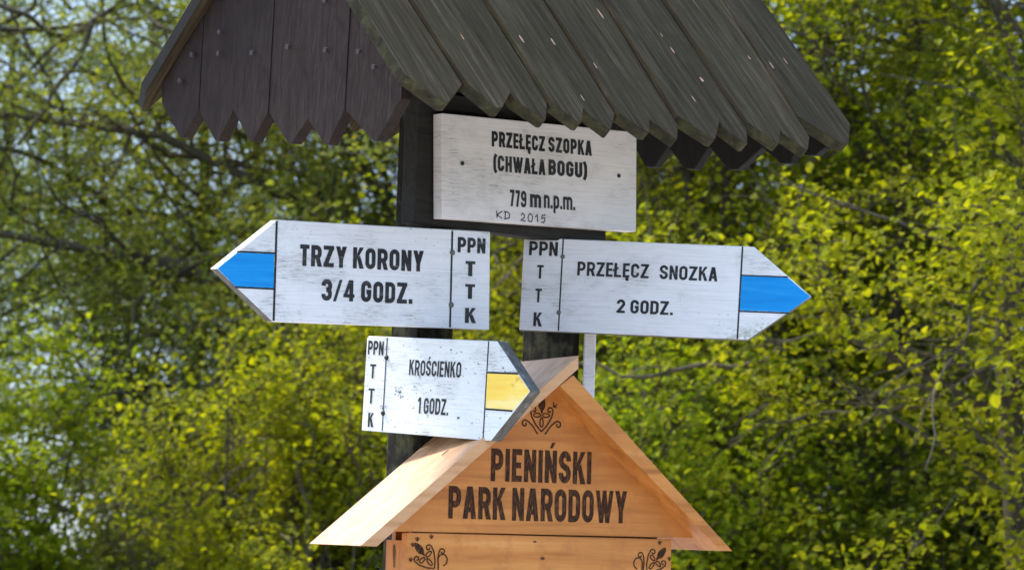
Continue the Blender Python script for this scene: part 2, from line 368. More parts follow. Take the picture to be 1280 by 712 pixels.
        st([(a, .69)]+arc(a+q*.8, hi-q*.8, q*.8, q*.8, 180, 90)+arc(b-q, hi-q, q, q, 90, 0)+arc(b-q, .5+q, q, q, 0, -90)+[(w*.45, .5)])
        st([(w*.45, .52)]+arc(b-q, .52-q, q, q, 90, 0)+arc(b-q, lo+q, q, q, 0, -90)+arc(a+q*.8, lo+q*.8, q*.8, q*.8, -90, -180)+[(a, .31)])
    elif ch == '4': rect(w-t*1.35, 0, w-t*.35, 1); rect(0, .18, w, .18+t*.75); S.append(('p', [(0, .22), (t*.85, .22), (w-t*.7, 1), (w-t*1.5, 1)]))
    elif ch == '5':
        st([(b, hi), (a, hi), (a, .53), (b-rad, .56)]+arc(b-rad, .56-rad, rad, rad, 90, 0)+arc(b-rad, lo+rad, rad, rad, 0, -90)+arc(a+rad, lo+rad, rad, rad, -90, -180)+[(a, .3)])
    elif ch == '7': rect(0, 1-t*.95, w, 1); S.append(('p', [(w*.14, 0), (w*.14+t*1.08, 0), (w, 1-t*.5), (w-t*1.05, 1-t*.5)]))
    elif ch == '9':
        st(rr(a, .47, b, hi, min(rad, .2)), True); st([(b, .6)]+arc(b-rad, lo+rad, rad, rad, 0, -90)+arc(a+rad*.7, lo+rad*.7, rad*.7, rad*.7, -90, -180)+[(a, .30)])
    elif ch in 'mnp':
        X = .74; hx = X-h
        if ch == 'p':
            rect(0, -.26, t, X); st([(h, lo)]+arc(b-rad, lo+rad, rad, rad, -90, 0)+arc(b-rad, hx-rad, rad, rad, 0, 90)+[(h, hx)])
        else:
            rect(0, 0, t, X); xs = [(a, b)] if ch == 'n' else [(a, (a+b)/2), ((a+b)/2, b)]
            for xa, xb in xs:
                q = min(.14, (xb-xa)/2); st([(xa, hx)]+arc(xb-q, hx-q, q, q, 90, 0)+[(xb, 0)])
    return w, S
def text(mb, string, x0, x1, z, h, t, mat, y=-.0007, gap=.105, space=.26):
    items = []; X = 0
    for ch in string:
        if ch == ' ': X += space; continue
        w, S = glyph(ch, t); items.append((X, S)); X += w+gap
    X -= gap; sx = (x1-x0)/(X*h)
    for gx, S in items:
        jz = rnd.uniform(-.006, .006)*h
        for kk, sh in enumerate(S):
            yy = y-kk*.00006
            if sh[0] == 'p': mb.flat([(x0+(gx+px)*h*sx, z+jz+pz*h) for px, pz in sh[1]], yy, mat)
            else:                                            # stroke in glyph space, then scaled across
                tmp = MB(); tmp.ribbon(sh[1], t, 0, mat, sh[2])
                mb.add([(x0+(gx+a)*h*sx, yy, z+jz+c2*h) for a, _, c2 in tmp.v], tmp.f, mat)

# ------------------------------------------------------------------ ground
def gz(x, y):
    x = np.asarray(x, float); y = np.asarray(y, float)
    left = np.clip(-(x+1.5), 0, None)*np.clip((y-4)/6, 0, 1)
    right = np.clip(x-0.5, 0, 40)*np.clip((y-4)/8, 0, 1)
    far = np.clip(y-20, 0, None)
    z = -.10*left - .10*far*np.where(x < 0, 1, np.exp(-np.clip(x, 0, 60)/8)) + .05*right
    return np.maximum(z, -90-.02*np.hypot(x, y)) + .05*np.sin(x*1.3+.5)*np.sin(y*.9)
def make_ground():
    g = np.concatenate([-np.geomspace(2500, 20, 22), np.linspace(-18, 18, 50), np.geomspace(20, 2500, 22)])
    X, Y = np.meshgrid(g, g+6); Z = gz(X, Y); n = len(g)
    v = np.stack([X, Y, Z], -1).reshape(-1, 3)
    fs = [(j*n+i, j*n+i+1, (j+1)*n+i+1, (j+1)*n+i) for j in range(n-1) for i in range(n-1)]
    me = bpy.data.meshes.new('ground'); me.from_pydata(v.tolist(), [], fs); me.materials.append(M['ground'])
    me.polygons.foreach_set('use_smooth', [True]*len(fs))
    o = bpy.data.objects.new('ground', me); COL.objects.link(o); o['kind'] = 'structure'
make_ground()

# ------------------------------------------------------------------ signpost with its little roof
PL = (-.170, -.083); PR = (.082, .125); YAWP = 39.5
sp = empty('wooden_signpost', frame((-.044, .021, 0), YAWP), 'dark two-post trail signpost under a small plank roof with a jagged brown gable', 'signpost')
def rel(x, y): 
    a = R(YAWP); dx, dy = x+.044, y-.021
    return dx*math.cos(a)+dy*math.sin(a), -dx*math.sin(a)+dy*math.cos(a)
for (px_, py_), hw in ((PL, .043), (PR, .041)):
    a, b = rel(px_, py_)
    mb = MB(); mb.box(a-hw, a+hw, b-hw, b+hw, -.3, 2.50, 'post'); mb.build('post', sp, .004)
a0, b0 = rel(*PL); a1, b1 = rel(*PR)
mb = MB(); mb.box(a0-.095, a1+.06, b0-.043-.046, b0-.043-.001, 2.045, 2.30, 'post_dark'); mb.build('backing_board', sp, .003)
mb = MB(); mb.box(a0-.20, a1+.22, b0-.043-.05, b0-.043-.001, 2.305, 2.39, 'post_dark'); mb.build('beam', sp, .003)
mb = MB(); mb.box(a0-.20, a1+.22, b0+.044, b0+.09, 2.305, 2.39, 'post_dark'); mb.build('beam', sp, .003)

# roof: local x along the eave, y back, z up, origin at the near left eave corner
RF = frame((-.1939, -.70, 2.2364), 44.3976, -4.8778, 2.9844)
AL, ALB, RL, RW = R(45.19), R(47.04), 1.226, .7535
def part_in(o, parent, world_mat):
    o.parent = parent; o.matrix_parent_inverse = Matrix.Identity(4)
    o.matrix_local = parent.matrix_world.inverted() @ world_mat
bpy.context.view_layer.update()
bot = [0, .1355, .2404, .3274, .4097, .4962, .5851, .6631, .790, .8681, .9678, 1.0558, 1.2221]
top = [-.012, .121, .232, .337, .425, .520, .594, .712, .796, .893, 1.012, 1.112, 1.236]
tipt = [-.0536, -.0607, -.0703, -.0754, -.0794, -.0799, -.0818, -.078, -.0746, -.0721, -.0725, -.0464]
TT = .555
mb = MB(); rq = random.Random(3); lifts = []
for i in range(12):
    g = .0026; xl, xr = bot[i]+g, bot[i+1]-g; xlt, xrt = top[i]+g, top[i+1]-g
    w = xr-xl; tt = tipt[i]; c = tt+.30*w+.018; mx = xl+w*(.5+rq.uniform(-.09, .09)); fl = w*rq.uniform(.06, .16)
    lift = (.000, .007)[i % 2]+rq.uniform(0, .003); tk = .022; lifts.append(lift)
    lt = TT+rq.uniform(-.002, .004)
    poly = [(xl, c+rq.uniform(-.005, .005)), (mx-fl*.5, tt), (mx+fl*.5, tt+.001), (xr, c+rq.uniform(-.005, .005)), (xrt, lt), (xlt, lt)]
    mb.prism(poly, -lift-.001, tk-lift, 'roof', 'roof', 'xy', {0: 'roof_end', 1: 'roof_end', 2: 'roof_end', 5: 'roof_end' if i == 0 else 'roof'})
for (x, y, l, wd) in ((.357,.137,.022,.005),(.452,.150,.020,.005),(.52,.09,.018,.003),(.655,.26,.03,.005),(.83,.10,.014,.008),(.79,.17,.02,.004),(1.09,.17,.022,.004),(.75,.03,.02,.003),(.20,.12,.016,.003),(.80,.22,.012,.003),(1.04,.19,.012,.004),(.43,.0,.018,.003),(1.15,.19,.02,.003)):
    q = [(x-wd*.5, y-l*.35), (x+wd*.15, y-l*.5), (x+wd*.5, y-l*.1), (x+wd*.3, y+l*.3), (x-wd*.1, y+l*.5), (x-wd*.5, y+l*.15)]
    ip = max(j for j in range(12) if bot[j]+(top[j]-bot[j])*y/.3 <= x)
    mb.add([(a, b, lifts[ip]+.0014) for a, b in q], [list(range(6))], 'bare')
slope = mb.build('roof_slope', None, .0018)
part_in(slope, sp, RF @ Matrix.Rotation(AL, 4, 'X'))
mb = MB(); xs = [0]
while xs[-1] < RL-.13: xs.append(xs[-1]+rq.uniform(.085, .125))
xs.append(RL)
for i in range(len(xs)-1):
    xl, xr = xs[i]+.0015, xs[i+1]-.0015; w = xr-xl; tt = -.055+rq.uniform(-.006, .006); c = tt+.05
    poly = [(xl, c), (xl+w*.45, tt), (xl+w*.55, tt), (xr, c), (xr, .528), (xl, .528)]
    mb.prism(poly, -rq.choice((0, .004)), .021, 'roof', 'roof', 'xy', {0: 'board_in_shade', 1: 'board_in_shade', 2: 'board_in_shade', 3: 'board_in_shade'})  # tips and rake edge coloured dark, standing in for the shaded underside
back = mb.build('roof_slope', None, .0018)
part_in(back, sp, RF @ Matrix.Translation((RL, RW, 0)) @ Matrix.Rotation(math.pi, 4, 'Z') @ Matrix.Rotation(ALB, 4, 'X'))
# gables: boards stand in the y-z plane, x is their thickness
def gable(x0, thick, planks, mat, side, nails):
    mb = MB()
    ta, tb = math.tan(AL), math.tan(ALB)
    def topz(y): return min(y*ta, (RW-y)*tb)-.036
    for i, (ya, yb, pts) in enumerate(planks):
        ym = RW*tb/(ta+tb)
        tops = [(ya, topz(ya))]+([(ym, topz(ym))] if ya < ym < yb else [])+[(yb, topz(yb))]
        poly = list(pts)+tops[::-1]                                  # pts run from ya to yb along the bottom
        off = (0, .0012)[i % 2]
        xs_ = (x0-off, x0+thick-off); n = len(poly)
        v = [(xs_[0], y, z) for y, z in poly]+[(xs_[1], y, z) for y, z in poly]
        mb.add(v, [list(range(n-1, -1, -1)), list(range(n, 2*n))], mat)
        o = len(mb.v)-2*n
        for q in range(n): 
            j = (q+1) % n; mb.f.append([o+q, o+j, o+n+j, o+n+q]); mb.mi.append(mb.mat(side))
    for y, z in nails:
        n = 8; rd = .0052
        for q in range(1):
            ring = [(x0-.0055, y+rd*math.cos(2*math.pi*k_/n), z+rd*math.sin(2*math.pi*k_/n)) for k_ in range(n)]
            mb.add(ring+[(x0-.0105, y+(b[1]-y)*.75, z+(b[2]-z)*.75) for b in ring], [[k_, n+k_, n+(k_+1) % n, (k_+1) % n] for k_ in range(n)]+[list(range(n, 2*n))], 'nail')
    return mb
gl = [(.0334, .1804, [(.0334, -.034), (.0900, -.105), (.0990, -.1065), (.1804, -.0526)]),
      (.1804, .2810, [(.1804, -.0526), (.2200, -.1135), (.2290, -.1135), (.2810, -.0682)]),
      (.2810, .3940, [(.2810, -.0682), (.3235, -.1120), (.3330, -.1120), (.3940, -.0556)]),
      (.3940, .4969, [(.3940, -.0556), (.4340, -.1085), (.4430, -.1085), (.4969, -.051)]),
      (.4969, .6025, [(.4969, -.051), (.5380, -.1080), (.5470, -.1080), (.6025, -.0526)]),
      (.6025, .7262, [(.6025, -.0526), (.6460, -.1020), (.6550, -.1020), (.7180, -.037), (.7210, -.012)])]
gl = [(a+.0004, b-.0004, [(y+.0004 if y == a else (y-.0004 if y == b else y), z) for y, z in p]) for a, b, p in gl]
gl[-1] = (gl[-1][0], .7205, gl[-1][2])
nails = [(.6225, .0533), (.5422, .0935), (.5414, .0537), (.4416, .0529), (.3398, .0617), (.2336, .0533), (.1436, .0487), (.1008, .0212), (.243, .1414), (.36, .16), (.655, .005)]
g1 = gable(.0244, .024, gl, 'gable', 'gable', nails).build('gable', None, .0011); part_in(g1, sp, RF)
gr = []
bn = [.035, .110, .2005, .347, .4649, .565, .72]
bt = [(.0, -.05), (.135, -.0675), (.278, -.0815), (.399, -.082), (.5155, -.079), (.63, -.085)]
for i in range(6):
    ya, yb = bn[i]+.001, bn[i+1]-.001; tx, tz = bt[i]; tx = (ya+yb)/2 if i in (0, 5) else tx
    w = .013
    gr.append((ya, yb, [(ya, -.035), (tx-w, tz), (tx+w, tz), (yb, -.035)]))
g2 = gable(RL-.0484, .024, gr, 'board_in_shade', 'board_in_shade', []).build('gable', None, .002); part_in(g2, sp, RF)
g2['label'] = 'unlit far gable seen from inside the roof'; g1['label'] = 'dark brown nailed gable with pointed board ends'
mb = MB(); zr = TT*math.sin(AL); yr = TT*math.cos(AL)
mb.box(.03, RL-.03, yr-.03, yr+.03, zr-.10, zr-.036, 'post_dark'); rb = mb.build('ridge_beam', None, .003); part_in(rb, sp, RF)
for yy, zz in ((.10, .035), (RW-.10, .035)):
    mb = MB(); mb.box(.055, RL-.055, yy-.022, yy+.022, zz-.012, zz+.034, 'post_dark'); q = mb.build('purlin', None, .003); part_in(q, sp, RF)

# ------------------------------------------------------------------ signs
TH = .027
def wob(poly, amp=.00055, step=.006):
    out = []; g = random.Random(len(poly)*7+int(abs(poly[0][0])*1e4))
    for i, p in enumerate(poly):
        q = poly[(i+1) % len(poly)]; L_ = math.hypot(q[0]-p[0], q[1]-p[1]); n = max(1, int(L_/step))
        for j in range(n):
            t = j/n; out.append((p[0]+(q[0]-p[0])*t+(g.uniform(-amp, amp) if j else 0), p[1]+(q[1]-p[1])*t+(g.uniform(-amp, amp) if j else 0)))
    return out
def flecks(mb, cx, cz, rad, n, size, mat='grime', y=-.0004, seed=1):
    g = random.Random(seed)
    for i in range(n):
        a = g.uniform(0, 6.28); q = rad*g.random()**.8; x, z = cx+q*math.cos(a)*1.2, cz+q*math.sin(a); sz = size*g.uniform(.4, 1.2); m_ = g.randint(5, 7)
        mb.flat([(x+sz*g.uniform(.5, 1)*math.cos(6.283*k_/m_)*1.5, z+sz*g.uniform(.5, 1)*math.sin(6.283*k_/m_)) for k_ in range(m_)], y-i*.000004, mat)
def sign(name, O, yaw, lean, roll, outline, mat, label, cat, group, side=None, sides=None):
    e = empty(name, frame(O, yaw, lean, roll), label, cat, group)
    mb = MB(); mb.prism(outline, 0, TH, mat, side, 'xz', sides)
    return e, mb
def vline(mb, x0, x1, z0, z1, w, mat='black'): mb.ribbon([(x0, z0), (x1, z1)], w, -.0005, mat)
def screw(e, x, z, rad=.0055, mat='screw'):
    mb = MB(); mb.disc(x, z, rad, -.0035, .001, mat); mb.build('screw', e)
GS = 'white arrow-shaped trail signs on the posts'
# left arrow
e, mb = sign('direction_sign', (-.1556, -.192, 1.9391), 33.336, -2.223, 2.212,
    [(-.4473, .0025), (-.3318, -.0887), (.1366, -.0896), (.1336, .0979), (-.3270, .0966)], 'white_left',
    'white arrow board pointing left with blue band, reading TRZY KORONY 3/4 GODZ.', 'trail sign', GS, 'white_left', {0: 'edge_grey'})
vline(mb, -.3297, -.3285, -.0868, .0945, .0045); vline(mb, .0475, .0478, -.0875, .0955, .0042)
vline(mb, -.408, -.331, .0352, .0356, .0032); vline(mb, -.410, -.330, -.0290, -.0293, .0032)
for c_ in ((-.29, .085, .03, 16, .0008), (-.20, -.08, .07, 18, .0008), (.0, .08, .06, 14, .0008), (-.30, -.075, .025, 12, .0009), (.02, -.08, .04, 10, .0008)):
    flecks(mb, *c_, seed=int(c_[0]*1e4))
text(mb, 'TRZY KORONY', -.2790, -.0150, .0152, .0392, .215, 'black'); text(mb, '3/4 GODZ.', -.2320, -.0370, -.0462, .0392, .215, 'black')
text(mb, 'PPN', .0605, .1230, .0555, .0290, .205, 'black'); text(mb, 'T', .0790, .1010, .0112, .0288, .21, 'black'); text(mb, 'T', .0795, .1015, -.0322, .0282, .21, 'black'); text(mb, 'K', .0805, .1045, -.0780, .0290, .21, 'black')
mb.build('board', e, .0016)
mb = MB(); mb.flat(wob([(-.4455, .0025), (-.4095, -.0275), (-.3318, -.0277), (-.3318, .0340), (-.4070, .0335)]), -.0003, 'blue'); mb.build('blue_band', e)
screw(e, .0489, .0543); screw(e, .0490, -.0449)
mb = MB(); mb.box(-.035, .035, TH+.001, .056, -.06, .06, 'post_dark'); mb.build('mounting_block', e)
# right arrow
e, mb = sign('direction_sign', (.0786, .018, 1.9585), -8.848, .032, -1.305,
    [(-.0598, -.0931), (.3892, -.0924), (.5083, -.0029), (.3926, .0900), (-.0606, .0903)], 'white_right',
    'white arrow board pointing right with blue band, reading PRZEŁĘCZ SNOZKA 2 GODZ.', 'trail sign', GS, 'white_right', {1: 'edge_grey', 0: 'edge_grey'})
vline(mb, .0178, .0176, -.0912, .0898, .0028); vline(mb, .3690, .3706, -.0915, .0890, .0032)
vline(mb, .3705, .461, .0330, .0335, .0028); vline(mb, .3695, .467, -.0372, -.0368, .0028)
for c_ in ((.35, -.07, .03, 30, .0009), (.41, -.075, .03, 40, .0010), (.26, -.02, .03, 16, .0007), (.07, .012, .01, 5, .0009), (.2, -.06, .1, 12, .0007)):
    flecks(mb, *c_, seed=int(c_[0]*1e4))
text(mb, 'PRZEŁĘCZ', .0488, .1899, .0193, .0278, .185, 'black'); text(mb, 'SNOZKA', .2113, .3245, .0190, .0275, .185, 'black'); text(mb, '2 GODZ.', .1303, .2410, -.0507, .0266, .19, 'black')
text(mb, 'PPN', -.0490, .0079, .0555, .0279, .185, 'black'); text(mb, 'T', -.0312, -.0182, .0097, .0268, .17, 'black'); text(mb, 'T', -.0321, -.0190, -.0370, .0268, .17, 'black'); text(mb, 'K', -.0329, -.0163, -.0843, .0276, .2, 'black')
mb.build('board', e, .0016)
mb = MB(); mb.flat(wob([(.3698, -.0355), (.4655, -.0352), (.5062, -.0029), (.4605, .0322), (.3706, .0318)]), -.0003, 'blue'); mb.build('blue_band', e)
screw(e, .0183, .0552, .0045); screw(e, .0165, -.0552, .0045)
mb = MB(); mb.box(-.03, .04, TH+.001, .052, -.06, .06, 'post_dark'); mb.build('mounting_block', e)
# small arrow
e, mb = sign('direction_sign', (-.2068, -.172, 1.7436), -46.52, -.624, -3.023,
    [(-.1005, -.0938), (.2627, -.0941), (.3576, -.0002), (.2634, .0869), (-.0978, .0873), (-.1018, .0830)], 'white_small',
    'smaller white arrow board pointing right with yellow band, reading KROŚCIENKO 1 GODZ.', 'trail sign', GS, 'white_small', {0: 'edge_grey', 1: 'edge_grey', 2: 'edge_grey'})
vline(mb, -.0396, -.0420, -.0915, .0858, .0030); vline(mb, .2420, .2408, -.0925, .0858, .0030)
vline(mb, .2415, .3240, .0293, .0300, .0034); vline(mb, .2435, .3150, -.0370, -.0373, .0034)
for c_ in ((.0032, -.0165, .013, 34, .0016), (.1396, .0671, .002, 4, .0015), (.1717, -.0562, .003, 6, .0018), (-.0400, .066, .006, 12, .0010), (-.0397, -.050, .011, 34, .0011), (-.042, .040, .007, 16, .0009), (.24, -.080, .03, 12, .0009), (.14, -.086, .10, 26, .0008), (.02, .075, .07, 14, .0007), (-.085, -.058, .008, 8, .0012), (.12, .03, .12, 26, .0006)):
    flecks(mb, *c_, seed=int(c_[0]*1e4))
text(mb, 'KROŚCIENKO', .0270, .1716, .0168, .0290, .17, 'black', gap=.12); text(mb, '1 GODZ.', .0580, .1436, -.0536, .0300, .175, 'black', gap=.12)
text(mb, 'PPN', -.0960, -.0505, .0517, .0268, .18, 'black'); text(mb, 'T', -.0865, -.0690, .0068, .0268, .15, 'black'); text(mb, 'T', -.0865, -.0690, -.0413, .0290, .15, 'black'); text(mb, 'K', -.0825, -.0670, -.0860, .0272, .2, 'black')
mb.build('board', e, .0016)
mb = MB(); mb.flat(wob([(.2438, -.0352), (.3185, -.0355), (.3560, -.0002), (.3235, .0283), (.2417, .0278)]), -.0003, 'yellow'); mb.build('yellow_band', e)
screw(e, -.0398, .0472, .0050, 'dark_screw'); screw(e, -.0397, -.0580, .0050, 'dark_screw')
mb = MB(); mb.box(-.005, .035, TH+.001, .062, -.06, .06, 'post_dark'); mb.build('mounting_block', e)
# name board under the roof
e, mb = sign('name_board', (.0234, -.075, 2.1743), 40.0885, -.043, 2.501,
    [(-.2128, -.1095), (.2865, -.1085), (.2885, .0925), (-.2140, .0892)], 'white_top',
    'rectangular white board under the roof reading PRZEŁĘCZ SZOPKA 779 m n.p.m.', 'name board', None, 'white_top')
text(mb, 'PRZEŁĘCZ', -.0920, .0430, .0350, .0297, .225, 'black'); text(mb, 'SZOPKA', .0518, .1660, .0355, .0297, .225, 'black')
text(mb, '(CHWAŁA', -.0876, .0440, -.0115, .0305, .225, 'black'); text(mb, 'BOGU)', .0520, .1532, -.0100, .0305, .225, 'black')
text(mb, '779', -.0462, -.0045, -.0772, .0322, .20, 'black'); text(mb, 'm', .0047, .0332, -.0757, .0345, .20, 'black'); text(mb, 'n.p.m.', .0403, .1221, -.0752, .0345, .18, 'black', gap=.08)
hj = random.Random(5)
hw = lambda pts, cl=False: mb.ribbon([(a+hj.uniform(-.0006, .0006), b+hj.uniform(-.0007, .0007)) for a, b in pts], .0021, -.0007, 'ink', cl)
def at(x, z, sxx, szz, pts): return [(x+a*sxx, z+b*szz) for a, b in pts]
hw(at(-.080, -.102, .014, .014, [(.1, 0), (.0, 1)])); hw(at(-.080, -.102, .014, .014, [(1, .95), (.15, .45), (.95, .0)]))
hw(at(-.060, -.102, .014, .014, [(.05, 0), (.2, 1)])); hw(at(-.060, -.102, .014, .014, [(-.1, .95), (.6, .98), (1, .6), (.8, .15), (-.05, 0)]))
hw(at(-.018, -.104, .012, .015, [(0, .75), (.35, 1), (.75, .8), (.6, .4), (0, .05), (1, 0)])); hw(at(.000, -.104, .012, .015, [(.5, 1), (.95, .6), (.7, .05), (.2, .05), (0, .5), (.25, .95)]), True)
hw(at(.018, -.104, .010, .015, [(.0, .6), (.55, .95), (.6, 0)])); hw(at(.033, -.104, .012, .015, [(.95, 1), (.2, .95), (.1, .55), (.7, .6), (.9, .25), (.5, 0), (0, .05)]))
mb.build('board', e, .0016)
screw(e, -.1646, -.0029, .0042, 'dark_screw'); screw(e, .2387, .0009, .0042, 'dark_screw')
# narrow white strip beside the right post
e = empty('white_batten', frame((.1600, .125, 1.45), 0), 'narrow white upright strip between the right post and the pine box roof', 'batten')
mb = MB(); mb.box(-.0115, .0115, -.018, .018, 0, .49, 'white_strip'); mb.build('strip', e, .0015)

# ------------------------------------------------------------------ pine box
bx = empty('park_box', frame((.1057, -.27, 1.7786), 27.008, .547, .404), 'orange pine box with pitched roof, lettered PIENIŃSKI PARK NARODOWY', 'wooden box')
RD = .234
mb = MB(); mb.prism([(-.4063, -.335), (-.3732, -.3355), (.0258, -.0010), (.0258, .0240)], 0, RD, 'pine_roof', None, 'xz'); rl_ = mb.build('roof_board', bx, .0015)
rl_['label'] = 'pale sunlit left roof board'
mb = MB(); mb.prism([(.0060, -.0205), (-.0125, -.0345), (.3440, -.3312), (.3675, -.3312), (.0155, -.0135)], 0, RD, 'pine', None, 'xz'); mb.build('roof_board', bx, .0015)
SB = .062; BD = .158
mb = MB(); mb.prism([(-.3190, -.3083), (.3180, -.3083), (-.0040, -.0310)], SB, SB+.02, 'pine')
gbm = mb
mb = MB(); mb.prism([(-.2895, -.75), (.2670, -.75), (.2670, -.3115), (-.2895, -.3100)], SB-.004, SB+.018, 'pine'); dom = mb
mb = MB(); mb.box(-.2870, -.2690, SB+.0185, BD-.006, -.75, -.3240, 'pine_side'); sp1 = mb.build('side_panel', bx, .001)
mb = MB(); y0 = .082; mb.add([(-.2875, y0+a, b) for a, b in [(.028, -.375), (.034, -.372), (.040, -.345), (.037, -.332), (.030, -.332), (.026, -.345)]], [[0, 1, 2, 3, 4, 5]], 'slot'); mb.build('slot', sp1)
mb = MB(); mb.box(.2500, .2790, SB+.0185, BD-.006, -.75, -.3150, 'pine_side'); mb.build('side_panel', bx, .001)
mb = MB(); mb.prism([(-.2680, -.75), (.2490, -.75), (.2490, -.30), (.0, -.07), (-.2680, -.30)], BD-.0055, BD+.010, 'pine'); mb.build('back_panel', bx)
mb = MB(); mb.box(-.20, .20, BD+.011, .238, -.62, -.50, 'post_dark'); mb.build('mounting_block', bx)
mb = gbm; Y = SB-.0006
text(mb, 'PIENIŃSKI', -.1203, .0910, -.2122, .0603, .205, 'burn', Y); text(mb, 'PARK', -.2052, -.0890, -.2828, .0592, .205, 'burn', Y); text(mb, 'NARODOWY', -.0744, .1690, -.2835, .0605, .200, 'burn', Y)
def curl(cx, cz, r0, a0, turns, sgn, n=16):
    return [(cx+r0*(1-.75*i/n)*math.cos(R(a0)+sgn*turns*2*math.pi*i/n), cz+r0*(1-.75*i/n)*math.sin(R(a0)+sgn*turns*2*math.pi*i/n)) for i in range(n+1)]
def emblem(cx, cz, S, ang, y, bud_only=False):
    ca, sa = math.cos(R(ang)), math.sin(R(ang)); kk = [0]
    tr = lambda pts: [(cx+S*(a*ca-b*sa), cz+S*(a*sa+b*ca)) for a, b in pts]
    def L(pts, w=.045, cl=False): kk[0] += 1; mb.ribbon(tr(pts), w*S, y-kk[0]*.00004, 'burn', cl)
    def leaf(x, z, l, w, a, fill=True):
        c_, s_ = math.cos(R(a)), math.sin(R(a)); pts = []
        for i in range(13):
            q = 2*math.pi*i/12; e_ = math.cos(q); pts.append((e_*l/2, math.sin(q)*w/2*(1-.25*e_)))
        pts = [(x+p*c_-q*s_, z+p*s_+q*c_) for p, q in pts][:-1]
        kk[0] += 1
        if fill: mb.flat(tr(pts), y-kk[0]*.00004, 'burn')
        else: L(pts, .04, True)
    leaf(0, .44, .46, .24, 90); leaf(.0, .36, .5, .1, 90)
    for sg in (-1, 1):
        L([(0, -.42), (sg*.18, -.24), (sg*.34, .02), (sg*.38, .2)]+[(sg*a, b) for a, b in curl(.27, .22, .11, 0, .95, 1)])
        L([(sg*.12, -.5), (sg*.30, -.26), (sg*.44, -.14), (sg*.52, -.10)]+[(sg*a, b) for a, b in curl(.56, -.2, .11, 90, .9, -1)])
        leaf(sg*.15, .07, .24, .12, 0, False)
    leaf(0, -.14, .28, .11, 90, False)
emblem(-.0170, -.0915, .062, 0, Y)
L3 = lambda x, z: [mb.ribbon([(x, z), (x+a, z+b)], .0022, Y-.0001*i, 'burn') for i, (a, b) in enumerate(((.0, .009), (.008, .005), (.007, -.001)))]
L3(.0075, -.0705)
gbm.prism([(-.2680, -.36), (.2490, -.36), (.2490, -.30), (-.2680, -.30)], SB+.0205, SB+.034, 'pine')
mb.build('gable_board', bx, .0008)
mb = dom; Yd = SB-.0046
emblem(-.2480, -.3560, .056, 42, Yd); emblem(.2290, -.3560, .056, -42, Yd)
for x0 in (-.2165, .1935):
    sg = 1 if x0 < 0 else -1
    mb.ribbon([(x0-sg*.008, -.385), (x0-sg*.009, -.362)]+[(x0+sg*a, b) for a, b in [(-.008+.012, -.352+.0), ]][:0]+[(x0+sg*(.0095*math.cos(q)), -.358+.0105*math.sin(q)) for q in [math.pi-i*math.pi*1.45/10 for i in range(11)]], .0022, Yd-.0007, 'burn')
for x, z in ((-.268, -.325), (-.277, -.335), (-.280, -.362), (-.240, -.320), (.240, -.322), (.262, -.352)):
    for i, (a, b) in enumerate(((-.004, .006), (.0, .008), (.004, .006))): mb.ribbon([(x, z), (x+a, z+b)], .0018, Yd-.0008-.00005*i, 'burn')
for x, z, w, h_ in ((-.0277, -.3216, .008, .0035), (-.0111, -.3520, .010, .0065)):
    mb.flat([(x+w*.5*math.cos(2*math.pi*i/10)*(1+.15*math.sin(3*i)), z+h_*.5*math.sin(2*math.pi*i/10)) for i in range(10)], Yd, 'knot')
mb.build('door', bx, .002)
mb = MB()
for x, z, w, h_ in ((-.3170, .114, .018, .006), (-.165, .2, .012, .004)): pass
mb = MB(); mb.add([(-.292+a*.018, .075+b*.007, 0) for a, b in [(-.5, -.1), (-.1, -.5), (.45, -.35), (.5, .2), (0, .5), (-.4, .4)]], [list(range(6))], 'knot')
sl_ = math.atan2(.359, .4321)
kn = mb.build('knot', rl_)
# lay the knot on the board's sloping top face
kn.matrix_local = Matrix.Translation((.0258, 0, .0240)) @ Matrix.Rotation(-sl_, 4, 'Y') @ Matrix.Translation((0, .02, .0006))

